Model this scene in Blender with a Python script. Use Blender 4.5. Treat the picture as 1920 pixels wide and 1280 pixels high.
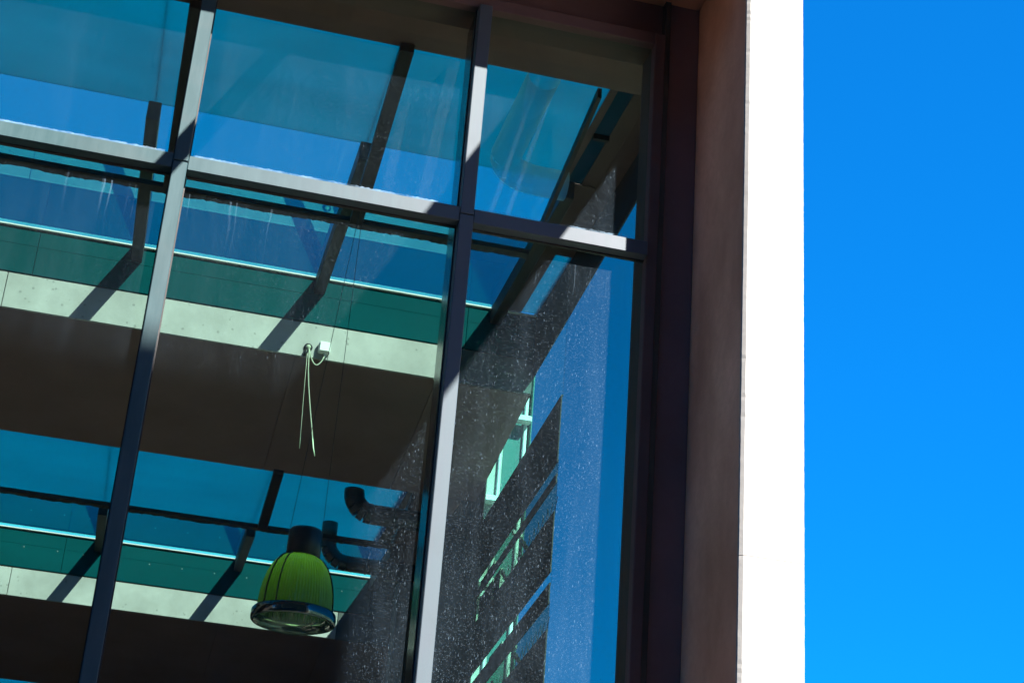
import bpy, bmesh, math, random
from mathutils import Matrix, Vector

random.seed(7)
scene = bpy.context.scene
for o in list(bpy.data.objects):
    bpy.data.objects.remove(o)
COL = scene.collection

# ------------------------------------------------------------------ units
# the place is laid out in half-metre units measured from the viewer's eye
S = 0.5
EYE = 1.6
def W(x, y, z):
    return Vector((x * S, y * S, z * S + EYE))

# ------------------------------------------------------------------ camera
cd = bpy.data.cameras.new('camera')
cam = bpy.data.objects.new('camera', cd)
COL.objects.link(cam)
vz = Vector((1490 - 960, -6150 - 640, 3200)).normalized()
vx = Vector((17000 - 960, 3400 - 640, 3200))
vx = (vx - vz * vx.dot(vz)).normalized()
vy = vz.cross(vx)
right = Vector((vx.x, vy.x, vz.x))
down = Vector((vx.y, vy.y, vz.y))
fwd = Vector((vx.z, vy.z, vz.z))
m = Matrix((right, -down, -fwd)).transposed().to_4x4()
m.translation = W(0, 0, 0)
cam.matrix_world = m
cd.sensor_width = 36.0
cd.lens = 36.0 * 3200 / 1920
cd.clip_start = 0.05
cd.clip_end = 2000
scene.camera = cam

# ------------------------------------------------------------------ sky, sun, exposure
SUN = Vector((0.58, -1.0, 1.075)).normalized()          # towards the sun
elev = math.asin(SUN.z)
world = bpy.data.worlds.new('World')
scene.world = world
world.use_nodes = True
nt = world.node_tree
nt.nodes.clear()
sky = nt.nodes.new('ShaderNodeTexSky')
sky.sky_type = 'NISHITA'
sky.sun_disc = False
sky.sun_elevation = elev
sky.sun_rotation = math.atan2(SUN.x, SUN.y)
sky.altitude = 1200
sky.air_density = 1.0
sky.dust_density = 0.0
sky.ozone_density = 6.0
tint = nt.nodes.new('ShaderNodeMix')
tint.data_type = 'RGBA'
tint.blend_type = 'MULTIPLY'
tint.inputs[0].default_value = 1.0
tint.inputs[7].default_value = (0.012, 0.52, 1.10, 1)
bg = nt.nodes.new('ShaderNodeBackground')
bg.inputs[1].default_value = 0.080
wo = nt.nodes.new('ShaderNodeOutputWorld')
gam = nt.nodes.new('ShaderNodeGamma')
gam.inputs[1].default_value = 0.65
nt.links.new(sky.outputs[0], gam.inputs[0])
nt.links.new(gam.outputs[0], tint.inputs[6])
nt.links.new(tint.outputs[2], bg.inputs[0])
nt.links.new(bg.outputs[0], wo.inputs[0])

sl = bpy.data.lights.new('sun', 'SUN')
sl.energy = 5.0
sl.angle = math.radians(0.5)
sl.color = (1.0, 0.955, 0.89)
so = bpy.data.objects.new('sun', sl)
COL.objects.link(so)
so.rotation_euler = (-SUN).to_track_quat('-Z', 'Y').to_euler()
so.location = (20, -30, 40)

scene.view_settings.view_transform = 'Standard'
scene.view_settings.look = 'None'
scene.view_settings.gamma = 1.0
scene.view_settings.use_curve_mapping = False
scene.view_settings.exposure = 2.4
scene.render.engine = 'CYCLES'
scene.cycles.max_bounces = 8
scene.cycles.diffuse_bounces = 3
scene.cycles.use_adaptive_sampling = True
scene.cycles.adaptive_threshold = 0.02
scene.cycles.glossy_bounces = 3
scene.cycles.transparent_max_bounces = 40
scene.cycles.caustics_reflective = False
scene.cycles.caustics_refractive = False

# ------------------------------------------------------------------ materials
def new_mat(name):
    mt = bpy.data.materials.new(name)
    mt.use_nodes = True
    n = mt.node_tree
    n.nodes.clear()
    out = n.nodes.new('ShaderNodeOutputMaterial')
    return mt, n, out

class G:
    """small node helper"""
    def __init__(s, n): s.n = n
    def __call__(s, kind, **kw):
        nd = s.n.nodes.new(kind)
        for k, v in kw.items():
            setattr(nd, k, v)
        return nd
    def link(s, a, b): s.n.links.new(a, b)
    def pos(s):
        return s('ShaderNodeNewGeometry').outputs['Position']
    def mapping(s, scale, src=None, rot=(0, 0, 0), loc=(0, 0, 0)):
        mp = s('ShaderNodeMapping')
        mp.inputs['Scale'].default_value = scale
        mp.inputs['Rotation'].default_value = rot
        mp.inputs['Location'].default_value = loc
        s.link(src or s.pos(), mp.inputs[0])
        return mp.outputs[0]
    def noise(s, vec, scale, detail=4, rough=0.55, dist=0.0):
        nz = s('ShaderNodeTexNoise')
        nz.inputs['Scale'].default_value = scale
        nz.inputs['Detail'].default_value = detail
        nz.inputs['Roughness'].default_value = rough
        nz.inputs['Distortion'].default_value = dist
        s.link(vec, nz.inputs['Vector'])
        return nz.outputs['Fac']
    def ramp(s, fac, p0, p1, v0=0.0, v1=1.0):
        r = s('ShaderNodeMapRange')
        r.inputs[1].default_value = p0
        r.inputs[2].default_value = p1
        r.inputs[3].default_value = v0
        r.inputs[4].default_value = v1
        s.link(fac, r.inputs[0])
        return r.outputs[0]
    def math(s, op, a, b=None, c=None, clamp=False):
        nd = s('ShaderNodeMath', operation=op, use_clamp=clamp)
        for i, v in enumerate((a, b, c)):
            if v is None: continue
            if isinstance(v, (int, float)): nd.inputs[i].default_value = v
            else: s.link(v, nd.inputs[i])
        return nd.outputs[0]
    def mixc(s, fac, a, b):
        nd = s('ShaderNodeMix', data_type='RGBA')
        if isinstance(fac, (int, float)): nd.inputs[0].default_value = fac
        else: s.link(fac, nd.inputs[0])
        for i, v in ((6, a), (7, b)):
            if isinstance(v, tuple): nd.inputs[i].default_value = (*v, 1)
            else: s.link(v, nd.inputs[i])
        return nd.outputs[2]
    def mixs(s, fac, a, b):
        nd = s('ShaderNodeMixShader')
        if isinstance(fac, (int, float)): nd.inputs[0].default_value = fac
        else: s.link(fac, nd.inputs[0])
        s.link(a, nd.inputs[1]); s.link(b, nd.inputs[2])
        return nd.outputs[0]
    def bump(s, h, strength=0.3, dist=0.01):
        b = s('ShaderNodeBump')
        b.inputs['Strength'].default_value = strength
        b.inputs['Distance'].default_value = dist
        s.link(h, b.inputs['Height'])
        return b.outputs[0]

def surf(name, c0, c1, rough=0.8, scale=3.0, stretch=(1, 1, 1), metallic=0.0, lo=0.35, hi=0.65,
         pores=None, bump=0.15, spec=0.3, detail=6):
    mt, n, out = new_mat(name)
    g = G(n)
    v = g.mapping(stretch)
    a = g.noise(v, scale, detail, 0.6)
    col = g.mixc(g.ramp(a, lo, hi), c0, c1)
    fine = g.noise(g.pos(), scale * 14, 3, 0.6)
    col = g.mixc(g.ramp(fine, 0.3, 0.75, 0.0, 0.22), col, c0)
    p = g('ShaderNodeBsdfPrincipled')
    if pores:
        vo = g('ShaderNodeTexVoronoi')
        vo.inputs['Scale'].default_value = pores
        g.link(g.pos(), vo.inputs['Vector'])
        sel = g.math('GREATER_THAN', g.noise(g.pos(), pores * 0.37, 1), 0.60)
        dot = g.math('MULTIPLY', g.math('LESS_THAN', vo.outputs['Distance'], 0.22), sel)
        col = g.mixc(g.math('MULTIPLY', dot, 0.45), col, tuple(x * 0.35 for x in c0))
    g.link(col, p.inputs['Base Color'])
    p.inputs['Roughness'].default_value = rough
    p.inputs['Metallic'].default_value = metallic
    p.inputs['Specular IOR Level'].default_value = spec
    if bump:
        g.link(g.bump(fine, bump, 0.004), p.inputs['Normal'])
    g.link(p.outputs[0], out.inputs[0])
    return mt

def glass(name, tint, refl=1.0, dirt=0.0, ior=1.45, dirt_col=(0.6, 0.7, 0.75), mirror=(1, 1, 1)):
    """a thin tinted pane: transmits its tint, mirrors by Fresnel, with a film of dust; both faces count"""
    mt, n, out = new_mat(name)
    g = G(n)
    tr = g('ShaderNodeBsdfTransparent')
    tr.inputs[0].default_value = (*[math.sqrt(c) for c in tint], 1)
    gl = g('ShaderNodeBsdfGlossy')
    gl.inputs['Roughness'].default_value = 0.0
    gl.inputs['Color'].default_value = (*mirror, 1)
    fr = g('ShaderNodeFresnel')
    fr.inputs[0].default_value = ior
    geo = g('ShaderNodeNewGeometry')
    front = g.math('SUBTRACT', 1.0, geo.outputs['Backfacing'])
    f = g.math('MULTIPLY', g.math('MULTIPLY', fr.outputs[0], refl), front, clamp=True)
    sh = g.mixs(f, tr.outputs[0], gl.outputs[0])
    if dirt:
        df = g('ShaderNodeBsdfDiffuse')
        df.inputs[0].default_value = (*dirt_col, 1)
        nz = g.noise(g.pos(), 2.2, 6, 0.65)
        fac = g.math('MULTIPLY', g.ramp(nz, 0.3, 0.75, 0.35, 1.2), dirt)
        sh = g.mixs(fac, sh, df.outputs[0])
    g.link(sh, out.inputs[0])
    return mt

TRANSOM_TOP = 7.45 * S + EYE
TRANSOM_BOT = 7.22 * S + EYE

def dusty_glass(name, tint):
    mt, n, out = new_mat(name)
    g = G(n)
    tr = g('ShaderNodeBsdfTransparent')
    tr.inputs[0].default_value = (*[math.sqrt(c) for c in tint], 1)
    gl = g('ShaderNodeBsdfGlossy')
    gl.inputs['Roughness'].default_value = 0.0
    fr = g('ShaderNodeFresnel')
    fr.inputs[0].default_value = 1.35
    geo = g('ShaderNodeNewGeometry')
    pos = geo.outputs['Position']
    front = g.math('SUBTRACT', 1.0, geo.outputs['Backfacing'])
    f = g.math('MULTIPLY', g.math('MULTIPLY', fr.outputs[0], 0.8), front, clamp=True)
    sh = g.mixs(f, tr.outputs[0], gl.outputs[0])
    sep = g('ShaderNodeSeparateXYZ')
    g.link(pos, sep.inputs[0])
    X, Z = sep.outputs[0], sep.outputs[2]
    # film
    film = g.ramp(g.noise(pos, 1.7, 6, 0.65), 0.3, 0.75, 0.002, 0.010)
    smear = g.ramp(g.noise(g.mapping((7, 1, 0.9), pos, (0, 0.12, 0)), 1.0, 6, 0.7, 0.4), 0.46, 0.72, 0.0, 0.014)
    film = g.math('ADD', film, smear)
    fine = g.ramp(g.noise(pos, 90.0, 2, 0.7), 0.45, 0.8, 0.0, 0.012)
    fac = g.math('ADD', film, fine)
    # round specks of two sizes, and short fibres
    def specks(scale, rad, keep, amount, stretch=(1, 1, 1), rot=(0, 0, 0)):
        v = g.mapping(stretch, pos, rot)
        vo = g('ShaderNodeTexVoronoi')
        vo.inputs['Scale'].default_value = scale
        g.link(v, vo.inputs['Vector'])
        sc = g('ShaderNodeSeparateColor')
        g.link(vo.outputs['Color'], sc.inputs[0])
        on = g.math('GREATER_THAN', sc.outputs[0], 1.0 - keep)
        r = g.math('MULTIPLY', sc.outputs[1], rad)
        near = g.math('LESS_THAN', vo.outputs['Distance'], r)
        return g.math('MULTIPLY', g.math('MULTIPLY', near, on), amount)
    # more dirt to the right and low down, little on the upper left
    dens = g.ramp(g.math('ADD', X, g.math('MULTIPLY', Z, -0.35)), -1.9, 0.2, 0.12, 1.0)
    fac = g.math('MULTIPLY', fac, g.math('MAXIMUM', dens, 0.42))
    clump = g.ramp(g.noise(pos, 3.1, 3, 0.6), 0.35, 0.7, 0.5, 1.7)
    dens = g.math('MULTIPLY', dens, clump)
    for a in (specks(150, 0.40, 0.60, 0.040), specks(36, 0.08, 0.15, 0.42),
              specks(66, 0.26, 0.20, 0.11, (2.9, 1, 0.5), (0, 0.6, 0)),
              specks(58, 0.24, 0.20, 0.11, (2.9, 1, 0.5), (0, -0.9, 0))):
        a = g.math('MULTIPLY', a, dens)
        fac = g.math('ADD', fac, a)
    # runs of lime water below the transom
    below = g.math('SUBTRACT', TRANSOM_BOT, Z)
    reach = g.ramp(g.noise(g.mapping((5, 0, 0), pos), 1.0, 4, 0.7), 0.3, 0.75, 0.05, 0.55)
    inside = g.math('MULTIPLY', g.math('GREATER_THAN', below, 0.0),
                    g.math('MULTIPLY', g.math('SUBTRACT', 1.0, g.math('DIVIDE', below, reach)), 1.0, clamp=True))
    wob = g.math('MULTIPLY', g.noise(g.mapping((2, 0, 3.5), pos), 1.0, 2), 0.05)
    cx = g('ShaderNodeCombineXYZ')
    g.link(g.math('ADD', X, wob), cx.inputs[0])
    g.link(g.math('MULTIPLY', Z, 0.02), cx.inputs[2])
    st = g.noise(cx.outputs[0], 34.0, 3, 0.7)
    runs = g.math('MULTIPLY', g.ramp(st, 0.60, 0.70), inside, clamp=True)
    patch = g.ramp(g.noise(pos, 1.3, 2), 0.42, 0.60)
    fac = g.math('ADD', fac, g.math('MULTIPLY', g.math('MULTIPLY', runs, patch), 0.16))
    # long thin runs elsewhere
    st2 = g.noise(cx.outputs[0], 9.0, 5, 0.8)
    broke = g.ramp(g.noise(g.mapping((3, 1, 0.9), pos), 1.2, 2), 0.52, 0.60)
    fac = g.math('ADD', fac, g.math('MULTIPLY', g.math('MULTIPLY', g.ramp(st2, 0.70, 0.74), broke), 0.12))
    # crust standing on the transom
    above = g.math('SUBTRACT', Z, TRANSOM_TOP)
    hgt = g.ramp(g.noise(g.mapping((40, 0, 0), pos), 1.0, 5, 0.75), 0.35, 0.8, 0.0005, 0.014)
    crust = g.math('MULTIPLY', g.math('GREATER_THAN', above, -0.005), g.math('LESS_THAN', above, hgt))
    crust = g.math('MULTIPLY', crust, g.ramp(g.noise(g.mapping((9, 0, 2), pos), 1.0, 4, 0.7), 0.38, 0.66, 0.03, 0.30))
    fac = g.math('ADD', fac, crust, clamp=True)
    df = g('ShaderNodeBsdfDiffuse')
    df.inputs[0].default_value = (0.40, 0.57, 0.74, 1)
    sh = g.mixs(fac, sh, df.outputs[0])
    g.link(sh, out.inputs[0])
    return mt

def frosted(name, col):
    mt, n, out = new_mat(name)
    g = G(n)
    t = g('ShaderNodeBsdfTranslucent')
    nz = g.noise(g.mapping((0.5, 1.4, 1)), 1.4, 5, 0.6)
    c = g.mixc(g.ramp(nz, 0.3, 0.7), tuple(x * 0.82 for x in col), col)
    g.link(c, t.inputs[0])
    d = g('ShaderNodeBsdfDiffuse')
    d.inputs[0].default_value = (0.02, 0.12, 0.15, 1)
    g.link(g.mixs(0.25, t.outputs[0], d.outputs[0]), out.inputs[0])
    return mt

def patina_metal():
    mt, n, out = new_mat('weathered_aluminium')
    g = G(n)
    pos = g.pos()
    sep = g('ShaderNodeSeparateXYZ')
    g.link(pos, sep.inputs[0])
    fine = g.noise(g.mapping((18, 18, 2.5)), 1.0, 5, 0.7)
    blot = g.noise(pos, 2.6, 5, 0.6)
    # greenish weathering fades towards the sheltered right end
    w = g.ramp(g.math('ADD', sep.outputs[0], g.math('MULTIPLY', blot, 0.5)), 0.0, 2.0)
    col = g.mixc(w, (0.023, 0.053, 0.059), (0.090, 0.102, 0.124))
    col = g.mixc(g.ramp(fine, 0.4, 0.75, 0.0, 0.45), col, (0.062, 0.100, 0.110))
    col = g.mixc(g.ramp(blot, 0.52, 0.7, 0.0, 0.4), col, (0.05, 0.065, 0.068))
    p = g('ShaderNodeBsdfPrincipled')
    g.link(col, p.inputs['Base Color'])
    p.inputs['Roughness'].default_value = 0.5
    p.inputs['Specular IOR Level'].default_value = 0.15
    g.link(g.bump(fine, 0.15, 0.003), p.inputs['Normal'])
    g.link(p.outputs[0], out.inputs[0])
    return mt

M = {}
M['paving'] = surf('pale_paving', (0.25, 0.195, 0.16), (0.31, 0.245, 0.205), 0.9, 0.7)
M['inner_floor'] = surf('inner_screed', (0.17, 0.115, 0.105), (0.22, 0.155, 0.14), 0.7, 0.9)
M['concrete'] = surf('pale_concrete', (0.345, 0.335, 0.315), (0.475, 0.465, 0.44), 0.85, 3.2, (0.8, 1, 0.7), pores=22, bump=0.25)
M['dark_soffit'] = surf('dark_soffit_paint', (0.18, 0.112, 0.107), (0.225, 0.14, 0.135), 0.85, 1.6)
M['teal_sheet'] = surf('teal_coated_sheet', (0.0, 0.050, 0.058), (0.0, 0.066, 0.076), 0.8, 1.4, (0.3, 1, 1.2), bump=0.05, spec=0.05)
M['white_trim'] = surf('white_trim', (0.6, 0.62, 0.62), (0.7, 0.72, 0.72), 0.45, 4, bump=0)
M['aluminium'] = patina_metal()
M['inner_metal'] = surf('inner_bronze_metal', (0.05, 0.055, 0.06), (0.075, 0.08, 0.085), 0.14, 3.0, metallic=0.4, spec=0.7, bump=0)
M['dark_frame_or_shade'] = surf('dark_frame_and_beam_shade', (0.10, 0.060, 0.056), (0.125, 0.076, 0.070), 0.8, 3.0)
M['rafter'] = surf('rafter_paint', (0.020, 0.017, 0.016), (0.032, 0.027, 0.026), 0.6, 4.0)
M['sealant'] = surf('black_sealant', (0.018, 0.016, 0.016), (0.035, 0.03, 0.03), 0.6, 9.0)
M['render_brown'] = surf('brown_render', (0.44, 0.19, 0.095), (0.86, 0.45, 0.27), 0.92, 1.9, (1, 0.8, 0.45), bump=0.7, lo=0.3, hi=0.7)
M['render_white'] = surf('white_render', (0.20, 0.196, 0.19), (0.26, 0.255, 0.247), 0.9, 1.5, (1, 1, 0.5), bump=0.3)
M['duct'] = surf('dark_duct_sheet', (0.035, 0.045, 0.05), (0.06, 0.07, 0.075), 0.35, 3.0, metallic=0.5)
M['duct_light'] = surf('galvanised_duct_sheet', (0.14, 0.17, 0.18), (0.19, 0.22, 0.23), 0.6, 3.0)
mt, n_, out_ = new_mat('pale_duct_fabric')
g__ = G(n_)
t__ = g__('ShaderNodeBsdfTranslucent'); t__.inputs[0].default_value = (0.8, 0.92, 0.94, 1)
d__ = g__('ShaderNodeBsdfTransparent'); d__.inputs[0].default_value = (0.85, 0.93, 0.95, 1)
g__.link(g__.mixs(0.6, t__.outputs[0], d__.outputs[0]), out_.inputs[0])
M['fabric'] = mt
M['panel_dark'] = surf('dark_wall_panel', (0.022, 0.019, 0.020), (0.040, 0.035, 0.037), 0.8, 3.0)
M['column'] = surf('grey_column_and_strip_shade', (0.07, 0.075, 0.075), (0.10, 0.105, 0.105), 0.8, 3.0)
M['tower_conc'] = surf('tower_concrete', (0.38, 0.38, 0.34), (0.46, 0.46, 0.42), 0.85, 2.0, bump=0.2)
M['tower_teal'] = surf('tower_teal_panel', (0.01, 0.10, 0.10), (0.015, 0.13, 0.125), 0.5, 2.0, (1.5, 1, 0.4))
M['block'] = surf('street_block_render', (0.10, 0.08, 0.07), (0.15, 0.12, 0.10), 0.9, 0.6)
M['white_plastic'] = surf('white_plastic', (0.82, 0.84, 0.80), (0.86, 0.88, 0.84), 0.4, 6, bump=0)
M['cord'] = surf('pale_cord', (0.36, 0.40, 0.29), (0.44, 0.47, 0.35), 0.6, 9, bump=0)
M['black'] = surf('black_plastic', (0.012, 0.011, 0.012), (0.02, 0.018, 0.02), 0.4, 6, bump=0)
M['chrome'] = surf('smoked_chrome', (0.09, 0.10, 0.105), (0.14, 0.15, 0.16), 0.16, 4, metallic=1.0, bump=0)
M['wire'] = surf('thin_steel_wire', (0.02, 0.02, 0.022), (0.03, 0.03, 0.032), 0.5, 6, bump=0)
M['facade_glass'] = dusty_glass('dusty_facade_glass', (0.62, 0.85, 0.74))
M['plain_facade'] = glass('plain_facade_glass', (0.62, 0.85, 0.74), 0.0, 0.0)
M['clear'] = glass('clear_roof_glass', (0.70, 0.99, 0.90), 0.6, 0.004)
M['dim_sky_glass'] = glass('dim_sky_roof_glass', (0.36, 0.42, 0.42), 3.6, 0.002, 1.5, mirror=(0.15, 0.85, 1.0))  # heavier tint invented to darken the sky through this row of panes
M['shelf_glass'] = glass('shelf_glass', (0.72, 0.98, 0.93), 0.5, 0.004)
M['side_glass'] = glass('side_glass', (0.28, 0.46, 0.44), 0.0, 0.0)
M['slot_glass'] = glass('teal_slot_glass', (0.10, 0.22, 0.17), 0.0, 0.0)
M['slot_glass_blue'] = glass('blue_slot_glass', (0.22, 0.50, 0.46), 0.0, 0.0)
M['dark_pane'] = glass('dark_street_pane', (0.1, 0.12, 0.13), 1.0, 0.02)
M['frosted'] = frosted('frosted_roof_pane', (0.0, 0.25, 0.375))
M['frosted_dim'] = frosted('dim_frosted_pane', (0.002, 0.035, 0.06))  # darker copy of the frosted glass, its dimness put into the colour

# ------------------------------------------------------------------ object helpers
def props(o, label=None, cat=None, group=None, kind=None):
    if label: o['label'] = label
    if cat: o['category'] = cat
    if group: o['group'] = group
    if kind: o['kind'] = kind
    return o

def empty(name, loc, label, cat, group=None):
    o = bpy.data.objects.new(name, None)
    o.empty_display_size = 0.2
    COL.objects.link(o)
    o.location = W(*loc)
    return props(o, label, cat, group)

def origin_of(o):
    v = Vector((0, 0, 0))
    while o is not None:
        v += o.location
        o = o.parent
    return v

def mesh(name, verts, faces, mat, parent=None, origin=None, smooth=False, bevel=0.0, segs=1):
    """verts are in layout units; the object's own origin is the parent's, or 'origin'"""
    base = origin_of(parent) if parent is not None else Vector((0, 0, 0))
    loc = (W(*origin) - base) if origin is not None else Vector((0, 0, 0))
    me = bpy.data.meshes.new(name)
    me.from_pydata([tuple(W(*v) - base - loc) for v in verts], [], faces)
    bm = bmesh.new()
    bm.from_mesh(me)
    bmesh.ops.recalc_face_normals(bm, faces=bm.faces)
    if bevel:
        bmesh.ops.bevel(bm, geom=[e for e in bm.edges], offset=bevel * S, segments=segs, affect='EDGES', profile=0.5)
    bm.to_mesh(me)
    bm.free()
    if smooth:
        for p in me.polygons: p.use_smooth = True
    me.materials.append(mat)
    o = bpy.data.objects.new(name, me)
    COL.objects.link(o)
    if parent is not None: o.parent = parent
    o.location = loc
    return o

BOXF = [(0, 1, 3, 2), (4, 6, 7, 5), (0, 4, 5, 1), (2, 3, 7, 6), (0, 2, 6, 4), (1, 5, 7, 3)]
def boxv(x0, x1, y0, y1, z0, z1):
    return [(x, y, z) for x in (x0, x1) for y in (y0, y1) for z in (z0, z1)]
def box(name, x0, x1, y0, y1, z0, z1, mat, parent=None, bevel=0.0, origin=None):
    return mesh(name, boxv(x0, x1, y0, y1, z0, z1), BOXF, mat, parent, origin, bevel=bevel)

def dusty_pane(x0, x1, z0, z1, parent):
    o = box('pane', x0, x1, 12.955, 12.98, z0, z1, M['plain_facade'], parent)
    o.data.materials.append(M['facade_glass'])
    for p in o.data.polygons:
        if p.normal.y < -0.9: p.material_index = 1
    return o

def prism_x(name, poly, x0, x1, mat, parent=None, bevel=0.0, origin=None):
    """poly: (y, z) corners, extruded along x"""
    n = len(poly)
    v = [(x0, y, z) for y, z in poly] + [(x1, y, z) for y, z in poly]
    f = [tuple(range(n)), tuple(range(2 * n - 1, n - 1, -1))]
    f += [(i, (i + 1) % n, n + (i + 1) % n, n + i) for i in range(n)]
    return mesh(name, v, f, mat, parent, origin, bevel=bevel)

def tube(name, path, r, mat, parent=None, sides=8, smooth=True, caps=True, origin=None):
    pts = [Vector(p) for p in path]
    v, f = [], []
    up = Vector((0.3, 0.2, 1)).normalized()
    prev = None
    for i, p in enumerate(pts):
        t = (pts[min(i + 1, len(pts) - 1)] - pts[max(i - 1, 0)]).normalized()
        a = prev if prev is not None else (t.cross(up) if abs(t.dot(up)) < 0.95 else t.cross(Vector((1, 0, 0))))
        a = (a - t * a.dot(t)).normalized()
        prev = a
        b = t.cross(a)
        rr = r[i] if isinstance(r, (list, tuple)) else r
        for k in range(sides):
            an = 2 * math.pi * k / sides
            v.append(tuple(p + (a * math.cos(an) + b * math.sin(an)) * rr))
    for i in range(len(pts) - 1):
        for k in range(sides):
            k2 = (k + 1) % sides
            f.append((i * sides + k, i * sides + k2, (i + 1) * sides + k2, (i + 1) * sides + k))
    if caps:
        f.append(tuple(range(sides)))
        f.append(tuple(range((len(pts) - 1) * sides, len(pts) * sides)))
    return mesh(name, v, f, mat, parent, origin, smooth)

def lathe(name, cx, cy, prof, mat, parent=None, sides=48, rib=0.0, ribs=0, smooth=True, closed=False):
    """prof: (r, z) along the outline"""
    v, f = [], []
    for r, z in prof:
        for k in range(sides):
            a = 2 * math.pi * k / sides
            rr = r * (1 + (rib if ribs and (k * ribs * 2 // sides) % 2 else 0))
            v.append((cx + rr * math.cos(a), cy + rr * math.sin(a), z))
    n = len(prof)
    for i in range(n if closed else n - 1):
        j = (i + 1) % n
        for k in range(sides):
            k2 = (k + 1) % sides
            f.append((i * sides + k, i * sides + k2, j * sides + k2, j * sides + k))
    return mesh(name, v, f, mat, parent, None, smooth)

GZ = -EYE / S                                   # ground level

# ------------------------------------------------------------------ setting
g_ = mesh('ground', [(-800, -800, GZ), (800, -800, GZ), (800, 800, GZ), (-800, 800, GZ)], [(0, 1, 2, 3)], M['paving'])
props(g_, kind='structure')
fl = box('interior_floor', -8.6, 5.25, 13.3, 48, 0.7, 1.2, M['inner_floor'])
props(fl, kind='structure')
wl = box('wall_left', -8.9, -8.6, 13.3, 48, GZ + 0.01, 12.2, M['dark_soffit'])
props(wl, kind='structure')
wb = box('wall_back', -8.9, 5.5, 48, 48.3, GZ + 0.01, 12.2, M['dark_soffit'])
props(wb, kind='structure')

# the block across the street, whose shadow lies on the lower left of the glazing
bl = empty('street_block', (-2, -6, GZ), 'brown rendered block across the street behind the viewer', 'building')
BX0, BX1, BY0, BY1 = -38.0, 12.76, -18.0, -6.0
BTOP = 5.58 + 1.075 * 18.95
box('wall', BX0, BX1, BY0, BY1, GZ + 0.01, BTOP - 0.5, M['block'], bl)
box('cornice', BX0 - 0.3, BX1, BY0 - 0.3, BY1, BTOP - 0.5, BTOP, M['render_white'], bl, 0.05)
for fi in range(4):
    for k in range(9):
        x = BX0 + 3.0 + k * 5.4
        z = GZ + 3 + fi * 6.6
        wd = box('window', x, x + 2.2, BY1 - 0.02, BY1 + 0.06, z, z + 3.6, M['dark_frame_or_shade'], bl)
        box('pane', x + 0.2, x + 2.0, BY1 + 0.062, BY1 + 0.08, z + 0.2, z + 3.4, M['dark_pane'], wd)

# ------------------------------------------------------------------ front frame of the building
JOINT = 4.16
fin = empty('concrete_fin', (4.7, 12.3, GZ), 'tall white fronted fin with brown side beside the dark window jamb', 'wall')
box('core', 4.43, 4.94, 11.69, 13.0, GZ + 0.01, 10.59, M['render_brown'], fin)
# the white front slabs with a worn arris and a hairline joint between them
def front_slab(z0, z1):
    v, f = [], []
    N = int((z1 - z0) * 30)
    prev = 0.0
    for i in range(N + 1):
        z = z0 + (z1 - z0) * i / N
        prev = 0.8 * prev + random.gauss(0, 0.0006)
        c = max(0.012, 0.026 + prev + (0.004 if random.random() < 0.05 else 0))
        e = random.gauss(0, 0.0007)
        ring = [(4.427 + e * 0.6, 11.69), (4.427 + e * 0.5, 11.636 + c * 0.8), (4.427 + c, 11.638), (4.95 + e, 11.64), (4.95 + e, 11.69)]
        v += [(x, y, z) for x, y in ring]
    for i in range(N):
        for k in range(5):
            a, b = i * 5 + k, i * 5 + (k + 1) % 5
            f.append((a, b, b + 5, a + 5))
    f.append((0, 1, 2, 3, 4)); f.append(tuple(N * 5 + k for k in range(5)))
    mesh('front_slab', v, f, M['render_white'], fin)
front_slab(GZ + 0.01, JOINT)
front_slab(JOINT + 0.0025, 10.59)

can = empty('overhang', (-2, 12.3, 10.4), 'brown concrete overhang slab above the glazed front', 'canopy')
box('slab', -12, 4.42, 11.64, 12.99, 10.07, 10.37, M['render_brown'], can)
box('head_wall', -12, 5.45, 13.0, 13.3, 9.66, 10.41, M['dark_frame_or_shade'], can)
box('parapet', -12, 5.45, 13.0, 13.3, 10.73, 11.9, M['render_white'], can)
added_bar = box('shadow_bar', 1.02, 1.16, 10.3, 13.0, 9.72, 9.86, M['dark_frame_or_shade'], origin=(1.09, 13, 9.79), bevel=0.01)  # added out of view so its shadow draws the narrow band
props(added_bar, 'unseen slim dark bar added to cast the narrow shadow band', 'added_bar')
pb = box('shadow_beam', 4.09, 4.99, 6.6, 11.63, 10.6, 11.26, M['render_white'], origin=(4.5, 11.6, 10.6), bevel=0.02)  # added above the view so its shadow draws the wide band
props(pb, 'unseen broad white beam added to cast the wide shadow band', 'beam')

# ------------------------------------------------------------------ glazed front
cw = empty('glazed_front', (1, 12.95, GZ), 'dusty glazed front with grey aluminium grid between soffit and fin', 'curtain wall')
SILL = 2.3
box('added_sill_wall', -12, 4.42, 12.99, 13.28, GZ + 0.02, SILL - 0.01, M['dark_frame_or_shade'], cw)  # unseen wall added to block light bouncing in off the ground
MUL = [(-2.80, -2.68), (-0.239, -0.117), (2.245, 2.367)]
HEAD = 9.52
ZT, ZB = 7.366, 7.226
for i, (a, b) in enumerate(MUL):
    mu = box('mullion', a, b, 12.80, 12.945, ZB + 0.075, HEAD, M['aluminium'], cw, 0.006)
    box('lower_cap', a, b, 12.80, 12.945, SILL, ZB + 0.065, M['aluminium'], mu, 0.006)
    box('inner_post', a - 0.004, b + 0.004, 12.985, 13.30, SILL, HEAD, M['inner_metal'], mu)
    box('gasket', a - 0.012, b + 0.012, 12.925, 12.955, SILL, HEAD, M['sealant'], mu)
bays = [(MUL[0][1], MUL[1][0]), (MUL[1][1], MUL[2][0]), (MUL[2][1], 3.965)]
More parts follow.
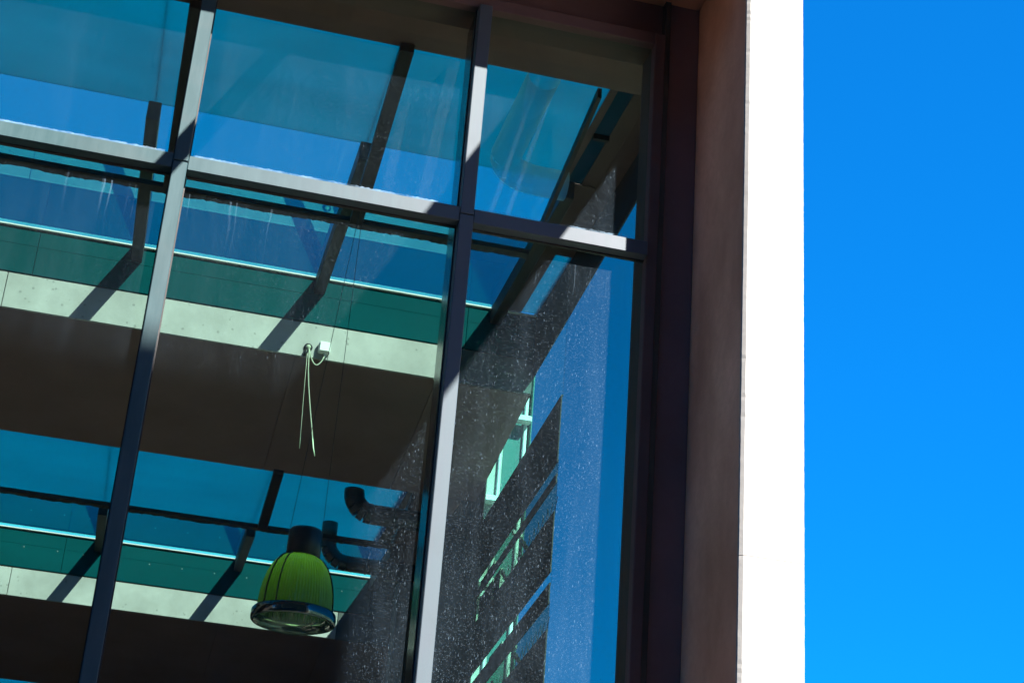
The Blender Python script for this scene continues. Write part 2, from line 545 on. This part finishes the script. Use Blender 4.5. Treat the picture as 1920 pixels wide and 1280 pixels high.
for a, b in bays:
    ts = box('transom', a + 0.002, b - 0.002, 12.812, 12.945, ZB, ZT, M['aluminium'], cw, 0.006)
    box('inner_rail', a + 0.006, b - 0.006, 12.985, 13.01, ZB + 0.07, ZT - 0.01, M['inner_metal'], ts)
    box('gasket', a + 0.013, b - 0.004, 12.92, 12.955, ZB - 0.012, ZT + 0.006, M['sealant'], ts)
for a, b in bays:
    dusty_pane(a - 0.05, b + (0.05 if b < 3.9 else 0.0), SILL, ZB + 0.07, cw)
    dusty_pane(a - 0.05, b + (0.05 if b < 3.9 else 0.0), ZB + 0.072, HEAD, cw)
jm = box('jamb_frame', 3.968, 4.07, 12.86, 13.25, GZ + 0.02, HEAD + 0.13, M['dark_frame_or_shade'], cw, 0.008)
box('jamb_cover', 4.074, 4.13, 12.90, 13.25, GZ + 0.02, 10.4, M['inner_metal'], jm, 0.004)
box('jamb_lining', 4.134, 4.428, 12.94, 13.25, GZ + 0.02, 10.4, M['dark_soffit'], jm, 0.004)
box('head_rail', -12, 3.966, 12.86, 13.25, HEAD + 0.002, HEAD + 0.13, M['dark_frame_or_shade'], cw, 0.008)

# ------------------------------------------------------------------ roof beams
XL, XR = -8.6, 5.25
def roof_beam(yf, zb, zg, zw, yb, zbb, ztop, label):
    t = empty('roof_beam', (0, yf, zb), label, 'beam', 'parallel roof beams behind the glass')
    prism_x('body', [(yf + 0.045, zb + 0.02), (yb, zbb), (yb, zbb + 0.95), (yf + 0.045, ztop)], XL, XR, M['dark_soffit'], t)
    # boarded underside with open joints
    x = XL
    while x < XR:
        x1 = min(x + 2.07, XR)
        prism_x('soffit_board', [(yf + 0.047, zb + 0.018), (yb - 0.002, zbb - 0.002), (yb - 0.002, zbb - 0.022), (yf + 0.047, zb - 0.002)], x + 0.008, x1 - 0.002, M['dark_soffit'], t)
        x = x1
    xs = [XL, -2.37 if yf < 30 else -2.18, 3.86 if yf < 30 else 4.0, XR]
    for a, b in zip(xs[:-1], xs[1:]):
        box('concrete_panel' if b < XR else 'end_panel', a + 0.005, b - 0.005, yf, yf + 0.045, zb, zg - 0.028, M['concrete' if b < XR else 'column'], t, 0.006)  # last stretch of concrete is coloured dark grey to stand for edge shade
    xs = [XL, -2.05, 4.2, XR] if yf < 30 else [XL, -1.3, 4.6, XR]
    for a, b in zip(xs[:-1], xs[1:]):
        c = box('cladding_panel', a + 0.003, b - 0.003, yf + 0.006, yf + 0.045, zg, zw - 0.04, M['teal_sheet'], t, 0.004)
        # a folded seam along the sheet and its row of screws
        box('seam', a + 0.003, b - 0.003, yf + 0.0025, yf + 0.008, zg + (zw - zg) * 0.60, zg + (zw - zg) * 0.60 + 0.012, M['teal_sheet'], c)
        x = a + 0.35
        while x < b and yf > 30:
            box('screw', x, x + 0.017, yf - 0.004, yf + 0.01, zg + (zw - zg) * 0.52, zg + (zw - zg) * 0.52 + 0.017, M['concrete'], c)
            x += 0.62
    box('edge_trim', XL, XR, yf - 0.03, yf + 0.045, zw - 0.028, zw, M['white_trim'], t, 0.006)
    return t

b0 = empty('roof_beam', (0, 13.4, 11.02), 'nearest dark roof beam at the top, just behind the glass', 'beam', 'parallel roof beams behind the glass')
prism_x('body', [(13.36, 11.40), (15.9, 11.02), (15.9, 11.58), (13.36, 11.8)], XL, XR, M['dark_frame_or_shade'], b0)  # darker colour than the other beams, standing in for deeper shade
roof_beam(22.45, 10.0, 10.56, 11.285, 25.9, 9.49, 11.27, 'middle roof beam with long sunlit concrete strip and white junction box')
roof_beam(32.17, 8.57, 9.13, 9.88, 36.3, 7.95, 9.87, 'far roof beam with sunlit concrete strip behind the pendant lamp')

# ------------------------------------------------------------------ rooflights
RAF = [(-6.06, -5.90), (-3.41, -3.25), (-0.76, -0.60), (1.89, 2.05), (4.54, 4.70)]
def rooflight(zw, y_fr0, y_fr1, y_b0, y_b1, label, has_clear, rafter_depth):
    t = empty('rooflight', (0, y_fr0, zw), label, 'rooflight', 'rooflights between the beams')
    z0, z1 = zw + 0.006, zw + 0.036
    edges = [XL] + [(a + b) / 2 for a, b in RAF]
    for a, b in zip(edges[:-1], edges[1:]):
        box('frosted_pane', a + 0.0005, min(b - 0.0005, 4.50 if has_clear else 4.30), y_fr0 + 0.01, y_fr1, z0, z1, M['frosted'], t)
        if has_clear:
            box('clear_pane', a + 0.004, b - 0.004, y_fr1 + 0.004, y_b0, z0, z1, M['clear'], t)
        box('tinted_pane', a + 0.004, b - 0.004, y_b0 + 0.004, y_b1, z0, z1, M['dim_sky_glass'], t)
    for a, b in RAF:
        box('rafter', a, b, y_fr1 - 0.06, y_b1 + 0.02, zw - rafter_depth, zw, M['rafter'], t, 0.008)
    return t
r1 = rooflight(11.29, 15.9, 18.54, 20.02, 22.45, 'near rooflight of teal and blue panes above the middle beam', True, 0.26)
box('edge_slab', 4.71, 5.0, 18.56, 22.46, 11.30, 11.345, M['dark_frame_or_shade'], r1)  # near edge slabs share the beam's darker colour, painted in for shade
box('edge_slab', 4.504, 4.60, 15.92, 18.55, 11.30, 11.345, M['dark_frame_or_shade'], r1)
box('edge_slab', 4.80, 5.0, 15.92, 18.55, 11.30, 11.345, M['dark_frame_or_shade'], r1)
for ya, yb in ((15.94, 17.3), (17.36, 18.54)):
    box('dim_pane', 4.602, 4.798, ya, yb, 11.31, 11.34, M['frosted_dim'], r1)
box('cross_bar', 4.60, 4.80, 17.30, 17.36, 11.24, 11.35, M['rafter'], r1)
box('edge_slab', 5.002, 5.25, 15.92, 20.5, 11.30, 11.345, M['dark_frame_or_shade'], r1)
box('tinted_pane', 5.002, 5.25, 20.52, 22.45, 11.31, 11.33, M['frosted'], r1)
r2 = rooflight(9.885, 25.9, 29.95, 29.952, 32.17, 'second rooflight of blue panes seen above the far beam', False, 0.26)
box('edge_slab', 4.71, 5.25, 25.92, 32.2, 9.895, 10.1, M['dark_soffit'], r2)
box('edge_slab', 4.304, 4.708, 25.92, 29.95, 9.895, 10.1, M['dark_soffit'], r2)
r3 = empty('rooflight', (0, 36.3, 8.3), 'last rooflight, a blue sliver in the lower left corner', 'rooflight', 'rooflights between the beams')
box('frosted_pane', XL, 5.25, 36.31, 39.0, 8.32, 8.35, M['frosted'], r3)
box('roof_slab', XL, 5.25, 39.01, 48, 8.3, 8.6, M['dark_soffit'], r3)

# ------------------------------------------------------------------ glass shelves hung below the near edge of each rooflight
def shelf(ya, za, yb, zb_, label, xr):
    t = empty('glass_shelf', (0, ya, za), label, 'glass shelf', 'sloping glass shelves under the rooflights')
    bars = [(-4.95, -4.80), (-2.65, -2.50), (-0.42, -0.27), (1.92, 2.08)]
    edges = [XL] + [(a + b) / 2 for a, b in bars] + [xr]
    s = (zb_ - za) / (yb - ya)
    def zz(y): return za + s * (y - ya)
    def slab(name, a, b, y0, y1, lo, hi, mat):
        return prism_x(name, [(y0, zz(y0) + lo), (y1, zz(y1) + lo), (y1, zz(y1) + hi), (y0, zz(y0) + hi)], a, b, mat, t)
    for a, b in zip(edges[:-1], edges[1:]):
        slab('pane', a + 0.004, b - 0.004, ya + 0.01, yb, 0.004, 0.024, M['shelf_glass'])
    for a, b in bars:
        slab('bar', a, b, ya - 0.10, yb - 0.03, -0.10, 0.0, M['rafter'])
    slab('edge_bar', xr, xr + 0.05, ya + 0.01, yb, -0.10, 0.03, M['rafter'])
    # the front lip with its ragged bead of sealant
    n = 260
    v, f = [], []
    for i in range(n + 1):
        x = XL + (xr + 0.05 - XL) * i / n
        j = 0.012 * math.sin(x * 5.1) + random.gauss(0, 0.008)
        y0, y1 = yb + 0.002, yb + 0.11
        z = zz(yb)
        v += [(x, y0 - 0.05, z - 0.07 + 0), (x, y0 - 0.05 , z - 0.004), (x, y1, z + 0.03 + j), (x, y1, z - 0.07 + j * 0.6)]
    for i in range(n):
        for k in range(4):
            a, b = i * 4 + k, i * 4 + (k + 1) % 4
            f.append((a, b, b + 4, a + 4))
    f += [(0, 1, 2, 3), tuple(n * 4 + k for k in range(4))]
    mesh('front_lip', v, f, M['sealant'], t)
    return t
shelf(15.92, 11.0, 18.95, 10.43, 'near sloping glass shelf of teal panes at the top of the picture', 4.25)
shelf(25.92, 9.47, 27.72, 9.15, 'far sloping glass shelf of teal panes above the pendant lamp', 4.2)

# ------------------------------------------------------------------ ventilation ducts
def duct(x, y, ztop, zc, xe, rad, bend, label, mt='duct'):
    t = empty('ventilation_duct', (x, y, zc), label, 'duct', 'round ducts with segmented elbows')
    tube('riser', [(x, y, ztop), (x, y, zc + bend)], rad, M[mt], t, 20)
    segs = 5
    for k in range(segs):
        a0 = math.pi / 2 * k / segs
        a1 = math.pi / 2 * (k + 1) / segs
        p0 = (x + bend * (1 - math.cos(a0)), y, zc + bend * (1 - math.sin(a0)))
        p1 = (x + bend * (1 - math.cos(a1)), y, zc + bend * (1 - math.sin(a1)))
        d = (Vector(p1) - Vector(p0)) * 0.04
        tube('elbow_segment', [tuple(Vector(p0) - d), tuple(Vector(p1) + d)], rad * (1.0 if k % 2 else 1.015), M[mt], t, 20, smooth=False)
    tube('run', [(x + bend, y, zc), (xe, y, zc)], rad, M[mt], t, 20)
    q = x + bend + 0.35
    while q < xe - 0.1:
        tube('flange', [(q, y, zc), (q + 0.03, y, zc)], rad * 1.06, M[mt], t, 20, smooth=False)
        q += 0.7
    return t
duct(3.29, 26.2, 9.47, 9.10, 5.2, 0.165, 0.32, 'dark round duct elbow crossing the far shelf glass')
duct(3.28, 29.0, 9.8, 9.10, 5.2, 0.14, 0.36, 'farther dark duct elbow just right of the pendant lamp')
dc = empty('ventilation_duct', (3.6, 16.5, 11.05), 'faint pale fabric duct bend behind the upper right teal pane', 'duct', 'round ducts with segmented elbows')
DX, DY, DZ, DR, DB = 3.62, 17.75, 11.06, 0.19, 0.5
tube('leg', [(DX, 15.95, DZ), (DX, DY, DZ)], DR, M['fabric'], dc, 20, caps=False)
for k in range(6):
    a0, a1 = math.pi / 2 * k / 6, math.pi / 2 * (k + 1) / 6
    p0 = Vector((DX + DB * (1 - math.cos(a0)), DY + DB * math.sin(a0), DZ))
    p1 = Vector((DX + DB * (1 - math.cos(a1)), DY + DB * math.sin(a1), DZ))
    tube('elbow_segment', [tuple(p0), tuple(p1)], DR * (1 if k % 2 else 1.02), M['fabric'], dc, 20, smooth=False, caps=False)
tube('run', [(DX + DB, DY + DB, DZ), (4.52, DY + DB, DZ)], DR, M['fabric'], dc, 20, caps=False)

# ------------------------------------------------------------------ pendant lamp
def lamp_dome_mat():
    mt, n, out = new_mat('green_prismatic_acrylic')
    g = G(n)
    tl = g('ShaderNodeBsdfTranslucent'); tl.inputs[0].default_value = (0.10, 0.19, 0.025, 1)
    tr = g('ShaderNodeBsdfTransparent'); tr.inputs[0].default_value = (0.30, 0.55, 0.25, 1)
    gl = g('ShaderNodeBsdfGlossy'); gl.inputs['Roughness'].default_value = 0.15
    a = g.mixs(0.0, tl.outputs[0], tr.outputs[0])
    fr = g('ShaderNodeFresnel')
    g.link(g.mixs(g.math('MULTIPLY', fr.outputs[0], 0.8), a, gl.outputs[0]), out.inputs[0])
    return mt
def bulb_mat():
    mt, n, out = new_mat('glowing_bulb')
    g = G(n)
    e = g('ShaderNodeEmission')
    e.inputs[0].default_value = (0.75, 1.0, 0.45, 1)
    e.inputs[1].default_value = 2.0
    g.link(e.outputs[0], out.inputs[0])
    return mt
M['dome'] = lamp_dome_mat()
M['bulb'] = bulb_mat()
M['lens'] = glass('lamp_lens_glass', (0.62, 0.78, 0.66), 0.8, 0.05, dirt_col=(0.5, 0.62, 0.5))
LX, LY = 1.79, 18.3
lp = empty('pendant_lamp', (LX, LY, 4.9), 'green domed industrial pendant lamp with smoked metal rim hanging on wires', 'lamp')
hs = lathe('gear_housing', LX + 0.02, LY, [(0.0, 6.06), (0.17, 6.06), (0.19, 6.03), (0.19, 5.76), (0.155, 5.74), (0.155, 5.70), (0.0, 5.70)], M['black'], lp, 40)
prof = [(0.15, 5.745), (0.19, 5.735), (0.245, 5.70), (0.30, 5.63), (0.345, 5.53), (0.375, 5.42), (0.395, 5.30), (0.402, 5.19), (0.405, 5.10)]
lathe('dome', LX, LY, prof, M['dome'], lp, 144, 0.018, 72, smooth=False)
lathe('bulb', LX, LY, [(0.001, 5.70)] + [(0.10 * math.sin(a * math.pi / 12), 5.59 + 0.10 * math.cos(a * math.pi / 12)) for a in range(2, 12)] + [(0.001, 5.49)], M['bulb'], lp, 24)
for an in (-0.2, math.pi + 0.55, math.pi * 1.5 - 0.62, math.pi * 0.5):
    path = [(LX + (r + 0.014) * math.cos(an), LY + (r + 0.014) * math.sin(an), z) for r, z in prof]
    tube('strap', path, 0.009, M['black'], lp, 6)
lathe('rim', LX, LY, [(0.415, 5.11), (0.45, 5.115), (0.462, 5.10), (0.468, 5.05), (0.464, 5.0), (0.45, 4.985), (0.43, 4.99), (0.42, 5.05)], M['chrome'], lp, 64, closed=True)
lathe('lens', LX, LY, [(0.404, 4.99), (0.36, 4.955), (0.28, 4.925), (0.16, 4.905), (0.0, 4.90)], M['lens'], lp, 120, 0.012, 60, smooth=False)
lathe('inner_reflector', LX, LY, [(0.398, 5.08), (0.36, 5.12), (0.26, 5.17), (0.14, 5.20)], M['lens'], lp, 120, 0.02, 60, smooth=False)
top = (2.0, 18.55, 10.45)
tube('suspension_wire', [top, (LX - 0.16, LY, 6.06)], 0.0035, M['wire'], lp, 5)
tube('suspension_wire', [(2.03, 18.55, 10.45), (LX + 0.20, LY, 6.04)], 0.0035, M['wire'], lp, 5)
tube('wire_clip', [(2.0, 18.55, 10.47), (2.03, 18.55, 10.40)], 0.016, M['black'], lp, 6)

# ------------------------------------------------------------------ junction box and cords on the middle beam
jb = empty('junction_box', (2.137, 22.44, 10.15), 'small white square junction box on the sunlit beam', 'junction box')
box('case', 2.055, 2.225, 22.35, 22.447, 10.075, 10.245, M['white_plastic'], jb, 0.018)
box('lid', 2.068, 2.212, 22.332, 22.348, 10.088, 10.232, M['white_plastic'], jb, 0.006)
tube('cable_gland', [(2.155, 22.40, 10.08), (2.155, 22.40, 10.03)], 0.016, M['white_plastic'], jb, 8)
hk = empty('cable_outlet', (1.914, 22.44, 10.13), 'dark round cable outlet with plug left of the junction box', 'outlet')
tube('ring', [(1.914, 22.449, 10.145), (1.914, 22.43, 10.145)], 0.062, M['black'], hk, 20)
tube('bush', [(1.914, 22.431, 10.145), (1.914, 22.40, 10.14)], 0.035, M['cord'], hk, 14)
tube('plug', [(1.895, 22.41, 10.11), (1.885, 22.40, 10.05), (1.87, 22.40, 9.99)], [0.024, 0.03, 0.02], M['black'], hk, 8)
pts = []
for i in range(15):
    t = i / 14
    x = 1.93 + (2.155 - 1.93) * t
    z = 10.11 - 0.26 * math.sin(math.pi * min(1, t * 0.62 + 0.0)) * (1 if t < 0.8 else 1)
    z = 10.11 * (1 - t) + 10.03 * t - 0.19 * math.sin(math.pi * t) ** 0.8
    pts.append((x, 22.40, z))
cl = tube('looped_cable', pts, 0.010, M['cord'], origin=(2.04, 22.4, 9.9))
props(cl, 'pale cable looping from the outlet to the junction box', 'cable')
pts = [(1.925, 22.40, 10.12), (1.935, 22.39, 10.0), (1.95, 22.39, 9.8), (1.985, 22.39, 9.55), (2.03, 22.39, 9.3), (2.07, 22.39, 9.1), (2.12, 22.39, 8.85), (2.165, 22.39, 8.62), (2.20, 22.39, 8.5)]
c2 = tube('loose_flex', pts, [0.0095] * 7 + [0.009, 0.005], M['cord'], origin=(1.93, 22.4, 10.1))
props(c2, 'pale green cord hanging loose from the cable outlet', 'cord')
c3 = tube('hanging_string', [(1.905, 22.40, 10.1), (1.93, 22.39, 9.5), (1.955, 22.39, 9.0), (1.975, 22.39, 8.58)], 0.004, M['cord'], origin=(1.9, 22.4, 10.1))
props(c3, 'thin string hanging beside the loose pale cord', 'string')

# ------------------------------------------------------------------ side wall on the right
sw = empty('side_wall', (5.35, 24, GZ), 'dark side wall with long slanting slots beside the tall blue opening', 'wall')
SX0, SX1 = 5.2502, 5.268
YP = 20.66
def band(name, y0, y1, za, zb_, mat, parent=sw, sl=-0.077, x0=SX0, x1=SX1):
    """a panel between heights za (bottom) and zb (top), both given at the post and falling away with depth"""
    def q(z, y): return z + sl * (y - YP)
    return prism_x(name, [(y0, q(za, y0)), (y1, q(za, y1)), (y1, q(zb_, y1)), (y0, q(zb_, y0))], x0, x1, mat, parent)
prism_x('head_beam', [(13.31, 10.39 + 0.073 * 7.35), (YP, 10.39), (YP, 11.40), (13.31, 11.40)], SX0, SX1, M['panel_dark'], sw)
prism_x('head_beam', [(YP + 0.004, 10.39), (48, 8.39), (48, 10.0), (27, 11.40), (YP + 0.004, 11.40)], SX0, SX1, M['panel_dark'], sw)
box('tall_pane', 5.2685, 5.274, 13.35, YP + 0.001, SILL + 0.01, 10.95, M['side_glass'], sw)
box('added_low_wall', SX0, SX1, 13.31, YP - 0.004, GZ + 0.02, SILL, M['panel_dark'], sw)  # matching unseen wall, added to keep ground bounce out at the side
# spandrels between the slots
spans = [(8.30, 9.27), (8.0, 8.13), (6.77, 7.60), (6.34, 6.62), (5.15, 6.0), (4.72, 4.98), (3.5, 4.36), (GZ + 0.4, 3.1)]
for a, b in spans:
    yy = [YP, 22.9, 25.2]
    for y0, y1 in zip(yy[:-1], yy[1:]):
        band('panel', y0 + 0.003, y1 - 0.003, a, b, M['panel_dark'])
band('end_panel', 25.2, 48, GZ + 2.1, 10.37, M['panel_dark'], sl=-0.073)
for a, b, mk in ((9.275, 10.385, 'slot_glass_blue'), (8.135, 8.295, 'slot_glass'), (7.605, 7.995, 'slot_glass'), (6.625, 6.765, 'slot_glass_blue'), (6.005, 6.335, 'slot_glass'), (4.985, 5.145, 'slot_glass')):
    band('slot_pane', YP + 0.003, 25.23, a - 0.04, b + 0.04, M[mk], x0=5.2685, x1=5.274)
# lit ledges set in the slots
def ledge(ya, za, yb, zb_, th=0.10):
    v = []
    for x, y, z in ((5.27, ya, za), (5.40, yb, zb_)):
        v += [(x, y, z), (x, y + th, z), (x, y + th, z + 0.05), (x, y, z + 0.05)]
    return mesh('ledge', v, [(0, 1, 2, 3), (7, 6, 5, 4), (0, 4, 5, 1), (1, 5, 6, 2), (2, 6, 7, 3), (3, 7, 4, 0)], M['white_trim'], sw)
ledge(22.4, 7.70, 22.2, 7.42); ledge(23.6, 7.62, 23.4, 7.30); ledge(22.4, 6.08, 22.2, 5.82); ledge(22.95, 6.42, 22.85, 6.30); ledge(23.05, 8.05, 23.0, 7.98)
ledge(23.7, 5.98, 23.5, 5.70)
# pale sunlit boards behind the far ends of the slots
for ya, yb, za, zb_ in ((23.85, 24.25, 7.63, 8.0), (24.3, 25.2, 7.62, 8.0), (24.3, 25.2, 8.14, 8.28), (23.4, 24.2, 6.62, 6.74), (24.0, 25.1, 6.02, 6.30)):
    band('slot_board', ya, yb, za, zb_, M['tower_conc'], x0=5.30, x1=5.34)
# wire mesh behind the slots: each mesh is one part
def mesh_net(y0, y1, za, zb_):
    v, f = [], []
    def bar(p, q):
        b = len(v)
        d = 0.004
        for pt in (p, q):
            x, y, z = pt
            v.extend([(x - d, y, z - d), (x + d, y, z - d), (x + d, y, z + d), (x - d, y, z + d)])
        for k in range(4):
            k2 = (k + 1) % 4
            f.append((b + k, b + k2, b + 4 + k2, b + 4 + k))
    y = y0
    while y < y1:
        for s in (1, -1):
            h = (zb_ - za)
            bar((5.385, y, za - 0.077 * (y - YP)), (5.385, y + s * h * 0.7, zb_ - 0.077 * (y - YP)))
        y += 0.24
    n = mesh('wire_mesh', v, f, M['wire'], sw)
    n['kind'] = 'stuff'
mesh_net(21.3, 24.8, 9.28, 9.50)
mesh_net(21.3, 24.8, 7.62, 8.0)
mesh_net(21.3, 24.8, 6.63, 6.77)
mesh_net(21.3, 24.8, 6.02, 6.34)
tube('mesh_rail', [(5.38, 21.1, 9.50 - 0.077 * 0.44), (5.38, 25.1, 9.50 - 0.077 * 4.4)], 0.012, M['wire'], sw, 6)

# ------------------------------------------------------------------ interior column near the far beam
cn = empty('interior_column', (5.0, 30.5, 1.2), 'dim grey column right of the pendant lamp behind dusty glass', 'column')
box('shaft', 4.80, 5.20, 30.2, 30.6, 1.21, 9.3, M['column'], cn, 0.03)
box('bracket', 5.21, 5.24, 29.9, 30.1, 7.9, 8.3, M['panel_dark'], cn)
lb = box('lit_patch_box', 4.35, 4.50, 25.5, 25.6, 6.72, 7.0, M['white_plastic'], origin=(4.42, 25.55, 6.8), bevel=0.02)  # pale box put here to read as a small patch of light
props(lb, 'tiny pale box standing in for a small lit patch right of the lamp', 'box')

# ------------------------------------------------------------------ stair tower outside, seen through the top slot
tw = empty('stair_tower', (8.6, 42, GZ), 'sunlit pale tower corner with teal panel seen through the top slot', 'tower')
TY = 40.0
box('pale_wall', 7.9, 8.72, TY, TY + 6, GZ + 0.01, 19.2, M['tower_conc'], tw, 0.03)
box('teal_panel', 8.73, 9.20, TY + 0.05, TY + 6, GZ + 0.01, 19.2, M['tower_teal'], tw)
box('white_post', 9.21, 9.30, TY - 0.05, TY + 6, GZ + 0.01, 19.2, M['white_trim'], tw, 0.02)
box('drain_pipe', 8.60, 8.66, TY - 0.10, TY - 0.02, GZ + 0.01, 19.2, M['white_trim'], tw, 0.02)
for zl in (9.7, 12.1, 12.45, 14.6, 16.9):
    box('ledge', 7.85, 9.34, TY - 0.35, TY - 0.06, zl, zl + 0.16, M['white_trim'], tw, 0.02)
box('thin_post', 9.40, 9.43, TY, TY + 6, GZ + 0.01, 19.2, M['tower_teal'], tw)
